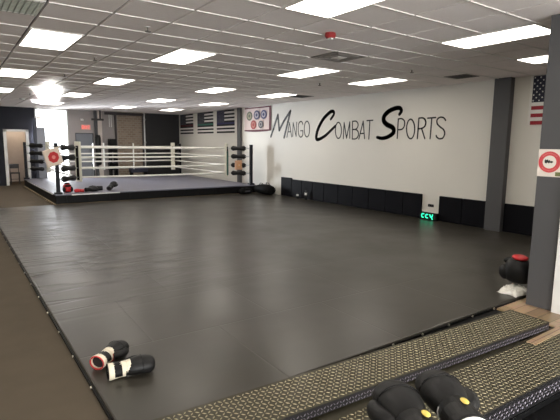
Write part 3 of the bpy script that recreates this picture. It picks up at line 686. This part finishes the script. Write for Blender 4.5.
def head_guard(loc, rz, sc_, shell, pad, crown, label):
    t = thing('head_guard', loc, label, 'head guard', rz=rz); t.scale = (sc_,) * 3
    G().loft([((0, .01, .0), .085, .105), ((0, .01, .03), .115, .135), ((0, .01, .10), .128, .148), ((0, .01, .17), .120, .138), ((0, .01, .225), .085, .10), ((0, .01, .25), .035, .04)], 18, side=(0, 1, 0)).build('shell', shell, t, smooth=True, sub=1)
    for s_ in (-1, 1): G().ell((s_ * .095, -.06, .09), .045, .075, .075, 12, 8).build('cheek_pad', pad, t, smooth=True)
    G().ell((0, -.10, .19), .09, .05, .035, 12, 8).build('brow_pad', pad, t, smooth=True)
    G().ell((0, .02, .245), .07, .085, .03, 12, 8).build('crown_pad', crown, t, smooth=True)
    G().path([(-.11, -.07, .05), (-.06, -.14, .02), (.06, -.14, .02), (.11, -.07, .05)], .010, 6).build('chin_strap', M_blk, t, smooth=True)
    return t
make_glove((.775, 3.37, .042), -.92, 'white and black boxing glove with red trim, left of the loose pair on the mat', M_leather, M_wleather, M_rleather, 'pair of gloves on the near left of the mat', flip=1, ry=-.1, palm=M_wleather, scale=.98)
make_glove((.80, 3.20, .042), -1.70, 'white cuffed black boxing glove, right of the loose pair on the mat', M_leather, M_wleather, M_blk, 'pair of gloves on the near left of the mat', flip=-1, ry=.2, palm=M_wleather, scale=1.0, loops=True)
# near gloves on the dark ledge
LZ = .72
t = thing('ledge_post', (1.25, .60, -.17), 'black ledge under the two big gloves at the bottom edge', 'ledge')
G().box(-.11, .11, -.45, .33, 0, LZ + .17 - .03).build('ledge_body', M_blk, t)
G().box(-.12, .12, -.46, .34, LZ + .14, LZ + .17).build('ledge_top', M_blk, t, bevel=.006)
make_glove((1.145, .785, LZ), -.47, 'large black glove with a yellow tag, left one at the bottom edge of the view', M_leather, M_leather, M_white, 'large black gloves at the bottom edge', flip=-1, tagm=M_yellow, scale=1.05)
make_glove((1.325, .755, LZ), -.54, 'large black glove with a yellow tag, right one at the bottom edge of the view', M_leather, M_leather, M_white, 'large black gloves at the bottom edge', flip=1, tagm=M_yellow, scale=1.05)
# glove on a towel by the partition
t = thing('towel', (5.21, 2.60, .048), 'crumpled white towel under the black glove by the partition', 'towel')
g = G(); n = 14
V = []
for j in range(n + 1):
    for i in range(n + 1):
        u, v = i / n - .5, j / n - .5; e = max(0, 1 - (2 * max(abs(u), abs(v))) ** 6)
        V.append((u * .34 * (1 + .08 * math.sin(9 * v)), v * .26 * (1 + .1 * math.sin(7 * u + 1)), e * (.045 + .022 * math.sin(u * 25 + v * 9) + .015 * math.sin(v * 31 + u * 5))))
g.add(V, [(j * (n + 1) + i, j * (n + 1) + i + 1, (j + 1) * (n + 1) + i + 1, (j + 1) * (n + 1) + i) for j in range(n) for i in range(n)])
o = g.build('towel_cloth', M_towel, t, smooth=True); o.modifiers.new('solid', 'SOLIDIFY').thickness = .004
head_guard((5.38, 2.66, .122), 2.6, 1.22, M_leather, M_leather, M_rleather, 'black head guard with a red crown resting on the white towel by the partition')

# gear on the ring canvas near its front left corner
make_glove((3.04, 13.80, RZ), 1.4, 'small red glove on the ring canvas near its front left corner', M_rleather, M_rleather, M_blk, flip=1, scale=.80)
make_glove((3.08, 13.82, RZ), -1.40, 'black glove right beside the red glove on the ring canvas', M_leather, M_leather, M_blk, flip=1, scale=1.1)
make_glove((3.62, 14.12, RZ), 1.55, 'black glove in the middle of the ring gear, cuff pointing right', M_leather, M_leather, M_blk, flip=-1, scale=1.15)
make_glove((3.74, 13.80, RZ), -.75, 'black glove standing alone on the ring canvas, rightmost of the gear', M_leather, M_leather, M_dkgrey, flip=1, rx=.35, scale=1.25)
head_guard((2.64, 13.98, RZ), 0, 1.0, M_rleather, M_leather, M_leather, 'red and black padded head guard by the front left ring post')

# bags on the floor at the ring's front right corner
def bag(loc, rz, L_, w, h, label):
    t = thing('duffel_bag', loc, label, 'bag', 'black bags at the right ring corner', rz=rz)
    g = G().loft([((-L_ / 2, 0, h * .42), w * .22, h * .3), ((-L_ / 2 + .05, 0, h * .45), w * .42, h * .44), ((-L_ / 5, 0, h * .50), w * .5, h * .50), ((L_ / 5, 0, h * .48), w * .5, h * .47), ((L_ / 2 - .05, 0, h * .42), w * .42, h * .40), ((L_ / 2, 0, h * .38), w * .22, h * .25)], 12)
    g.build('bag_body', mat('bag_nylon', (.006, .006, .006), .7, bump=(14, .5), spec=.1), t, smooth=True)
    for s_ in (-1, 1): G().path([(-.12, s_ * w * .3, h * .85), (-.08, s_ * w * .25, h * 1.08), (.08, s_ * w * .25, h * 1.08), (.12, s_ * w * .3, h * .85)], .012, 6).build('handle', M_blk, t, smooth=True)
    G().box(-.1, .1, -w * .515, -w * .49, h * .35, h * .6).build('side_patch', M_dkgrey, t)
bag((8.55, 12.85, .042), 1.50, .95, .46, .34, 'black duffel bag lying against the white wall right of the ring corner')
bag((8.02, 13.20, .042), .08, .50, .26, .20, 'low black bag at the foot of the right ring post')

# ---------------------------------------------------------------- things along the back wall
t = thing('upright_panel', (2.95, 20.2, 0), 'grey upright panel standing at the left side of the bright window', 'panel')
G().box(-.15, .17, -.02, .02, .02, 2.25).build('panel_board', mat('panel_grey', (.26, .27, .31), .6), t, bevel=.01)
G().box(-.23, -.13, -.05, .03, 0, 2.6).build('panel_post', mat('panel_post', (.03, .035, .055), .5), t, bevel=.004)
t = thing('stool', (2.10, 21.3, 0), 'small dark stool standing in the open doorway', 'stool')
G().box(-.17, .17, -.15, .15, .42, .47).build('seat', M_dkgrey, t, bevel=.01)
G().box(-.17, .17, .12, .15, .62, .80).build('backrest', M_dkgrey, t, bevel=.01)
for sx in (-1, 1):
    for sy in (-1, 1): G().tube((sx * .15, sy * .13, 0), (sx * .15, sy * .13, .42 if sy < 0 else .8), .013).build('leg', M_dkgrey, t)
G().tube((-.15, -.13, .2), (.15, -.13, .2), .01).build('stretcher', M_dkgrey, t)
t = thing('exit_sign', (4.72, YB, 2.22), 'small red lit exit sign over the grey door', 'sign')
G().box(-.18, .18, -.05, 0, 0, .2).build('housing', mat('exit_housing', (.75, .35, .30), .5), t, bevel=.004)
g = G()
def st(pts):
    for a, b_ in zip(pts[:-1], pts[1:]):
        dx, dz = b_[0] - a[0], b_[1] - a[1]; L_ = math.hypot(dx, dz); nx, nz = -dz / L_ * .009, dx / L_ * .009
        g.add([(a[0] + nx, -.052, a[1] + nz), (b_[0] + nx, -.052, b_[1] + nz), (b_[0] - nx, -.052, b_[1] - nz), (a[0] - nx, -.052, a[1] - nz)], [(0, 1, 2, 3)])
st([(-.08, .15), (-.14, .15), (-.14, .05), (-.08, .05)]); st([(-.14, .1), (-.09, .1)]); st([(-.055, .15), (.0, .05)]); st([(.0, .15), (-.055, .05)]); st([(.04, .15), (.04, .05)]); st([(.075, .15), (.145, .15)]); st([(.11, .15), (.11, .05)])
g.build('lettering', M_exit, t)
t = thing('emergency_lamp', (4.58, YB, 2.62), 'small white emergency lamp on the wall above the exit sign', 'lamp')
G().box(-.06, .06, -.06, 0, -.04, .04).build('lamp_housing', M_white, t, bevel=.01)
G().ell((-.03, -.07, 0), .022, .015, .022).ell((.03, -.07, 0), .022, .015, .022).build('lamp_head', M_bar, t, smooth=True)
g = G().box(5.18, 5.34, YB - .16, YB, 0, CEIL); o = struct('trim_6', g, M_cream, 'cream pilaster on the back wall beside the exit door')
g = G().box(5.06, 5.16, YB - .12, YB, 0, CEIL); struct('trim_7', g, M_dkgrey, 'dark upright beside the cream pilaster')
t = thing('white_pipe', (7.17, YB - .10, 0), 'thin white pipe running up the back wall beside the black wall', 'pipe')
G().tube((0, 0, 0), (0, 0, CEIL - .004), .045, 12).build('pipe', M_white, t, smooth=True)
for z in (.6, 1.7, 2.7): G().box(-.06, .06, -.06, .10, z, z + .04).build('bracket', M_steel, t)
# pull-up rig
t = thing('pull_up_rig', (6.3, 20.34, 0), 'black pull-up rig with hanging straps in front of the brick wall', 'exercise rig')
G().box(-.85, .80, -.04, .04, 2.86, 2.97).build('top_beam', mat('rig_black', (.022, .016, .016), .5), t)
M_rig = MATS['rig_black']
for x in (-.42,): G().box(x - .035, x + .035, -.035, .035, 0, 2.86).build('upright', M_rig, t)
for x in (.76,): G().box(x - .03, x + .03, -.03, .03, 0, 2.86).build('upright', M_rig, t)
for x in (-.68, -.60): 
    s_ = G().box(x - .012, x + .012, -.01, .01, 2.0 if x < -.9 else 2.35, 2.87 if x > -.84 else 2.61).build('strap', M_white, t)
t = thing('punching_bag', (5.12, 20.31, 0), 'slim black hanging bag in front of the cream pilaster', 'punching bag')
G().loft([((0, 0, .75), .09, .09), ((0, 0, .80), .115, .115), ((0, 0, 1.9), .115, .115), ((0, 0, 2.0), .08, .08)], 16).build('bag_body', M_leather, t, smooth=True)
G().tube((0, 0, 2.0), (0, 0, 2.62), .012).build('chain', M_dkgrey, t)
G().box(-.22, .26, -.03, .03, 2.60, 2.68).box(.10, .16, -.03, .03, 2.68, CEIL - .002).build('hanging_arm', M_rig, t)
t = thing('weight_machine', (5.76, 20.1, 0), 'dark weight machine standing under the rig', 'exercise machine')
G().box(-.25, .02, -.16, .16, 1.3, 1.85).build('weight_stack', M_blk, t, bevel=.01)
G().box(-.25, -.19, -.16, .16, 0, 1.3).build('upright', M_blk, t); G().box(-.04, .02, -.16, .16, 0, 1.3).build('upright', M_blk, t)
G().box(-.30, .06, -.16, .16, .55, .85).build('seat', M_blk, t, bevel=.02)
G().box(-.35, .1, -.16, .16, .0, .06).build('base', M_blk, t)
G().box(-.22, 0, -.17, -.16, 1.45, 1.56).build('name_plate', mat('plate_olive', (.30, .27, .12), .5), t)
t = thing('equipment_bench', (6.72, 20.1, 0), 'low dark padded bench in front of the brick wall', 'bench')
G().box(-.38, .38, -.16, .16, .42, .62).build('seat', mat('bench_navy', (.015, .016, .035), .5), t, bevel=.03)
for x in (-.3, .3): G().box(x - .03, x + .03, -.14, .14, 0, .42).build('leg', M_blk, t)
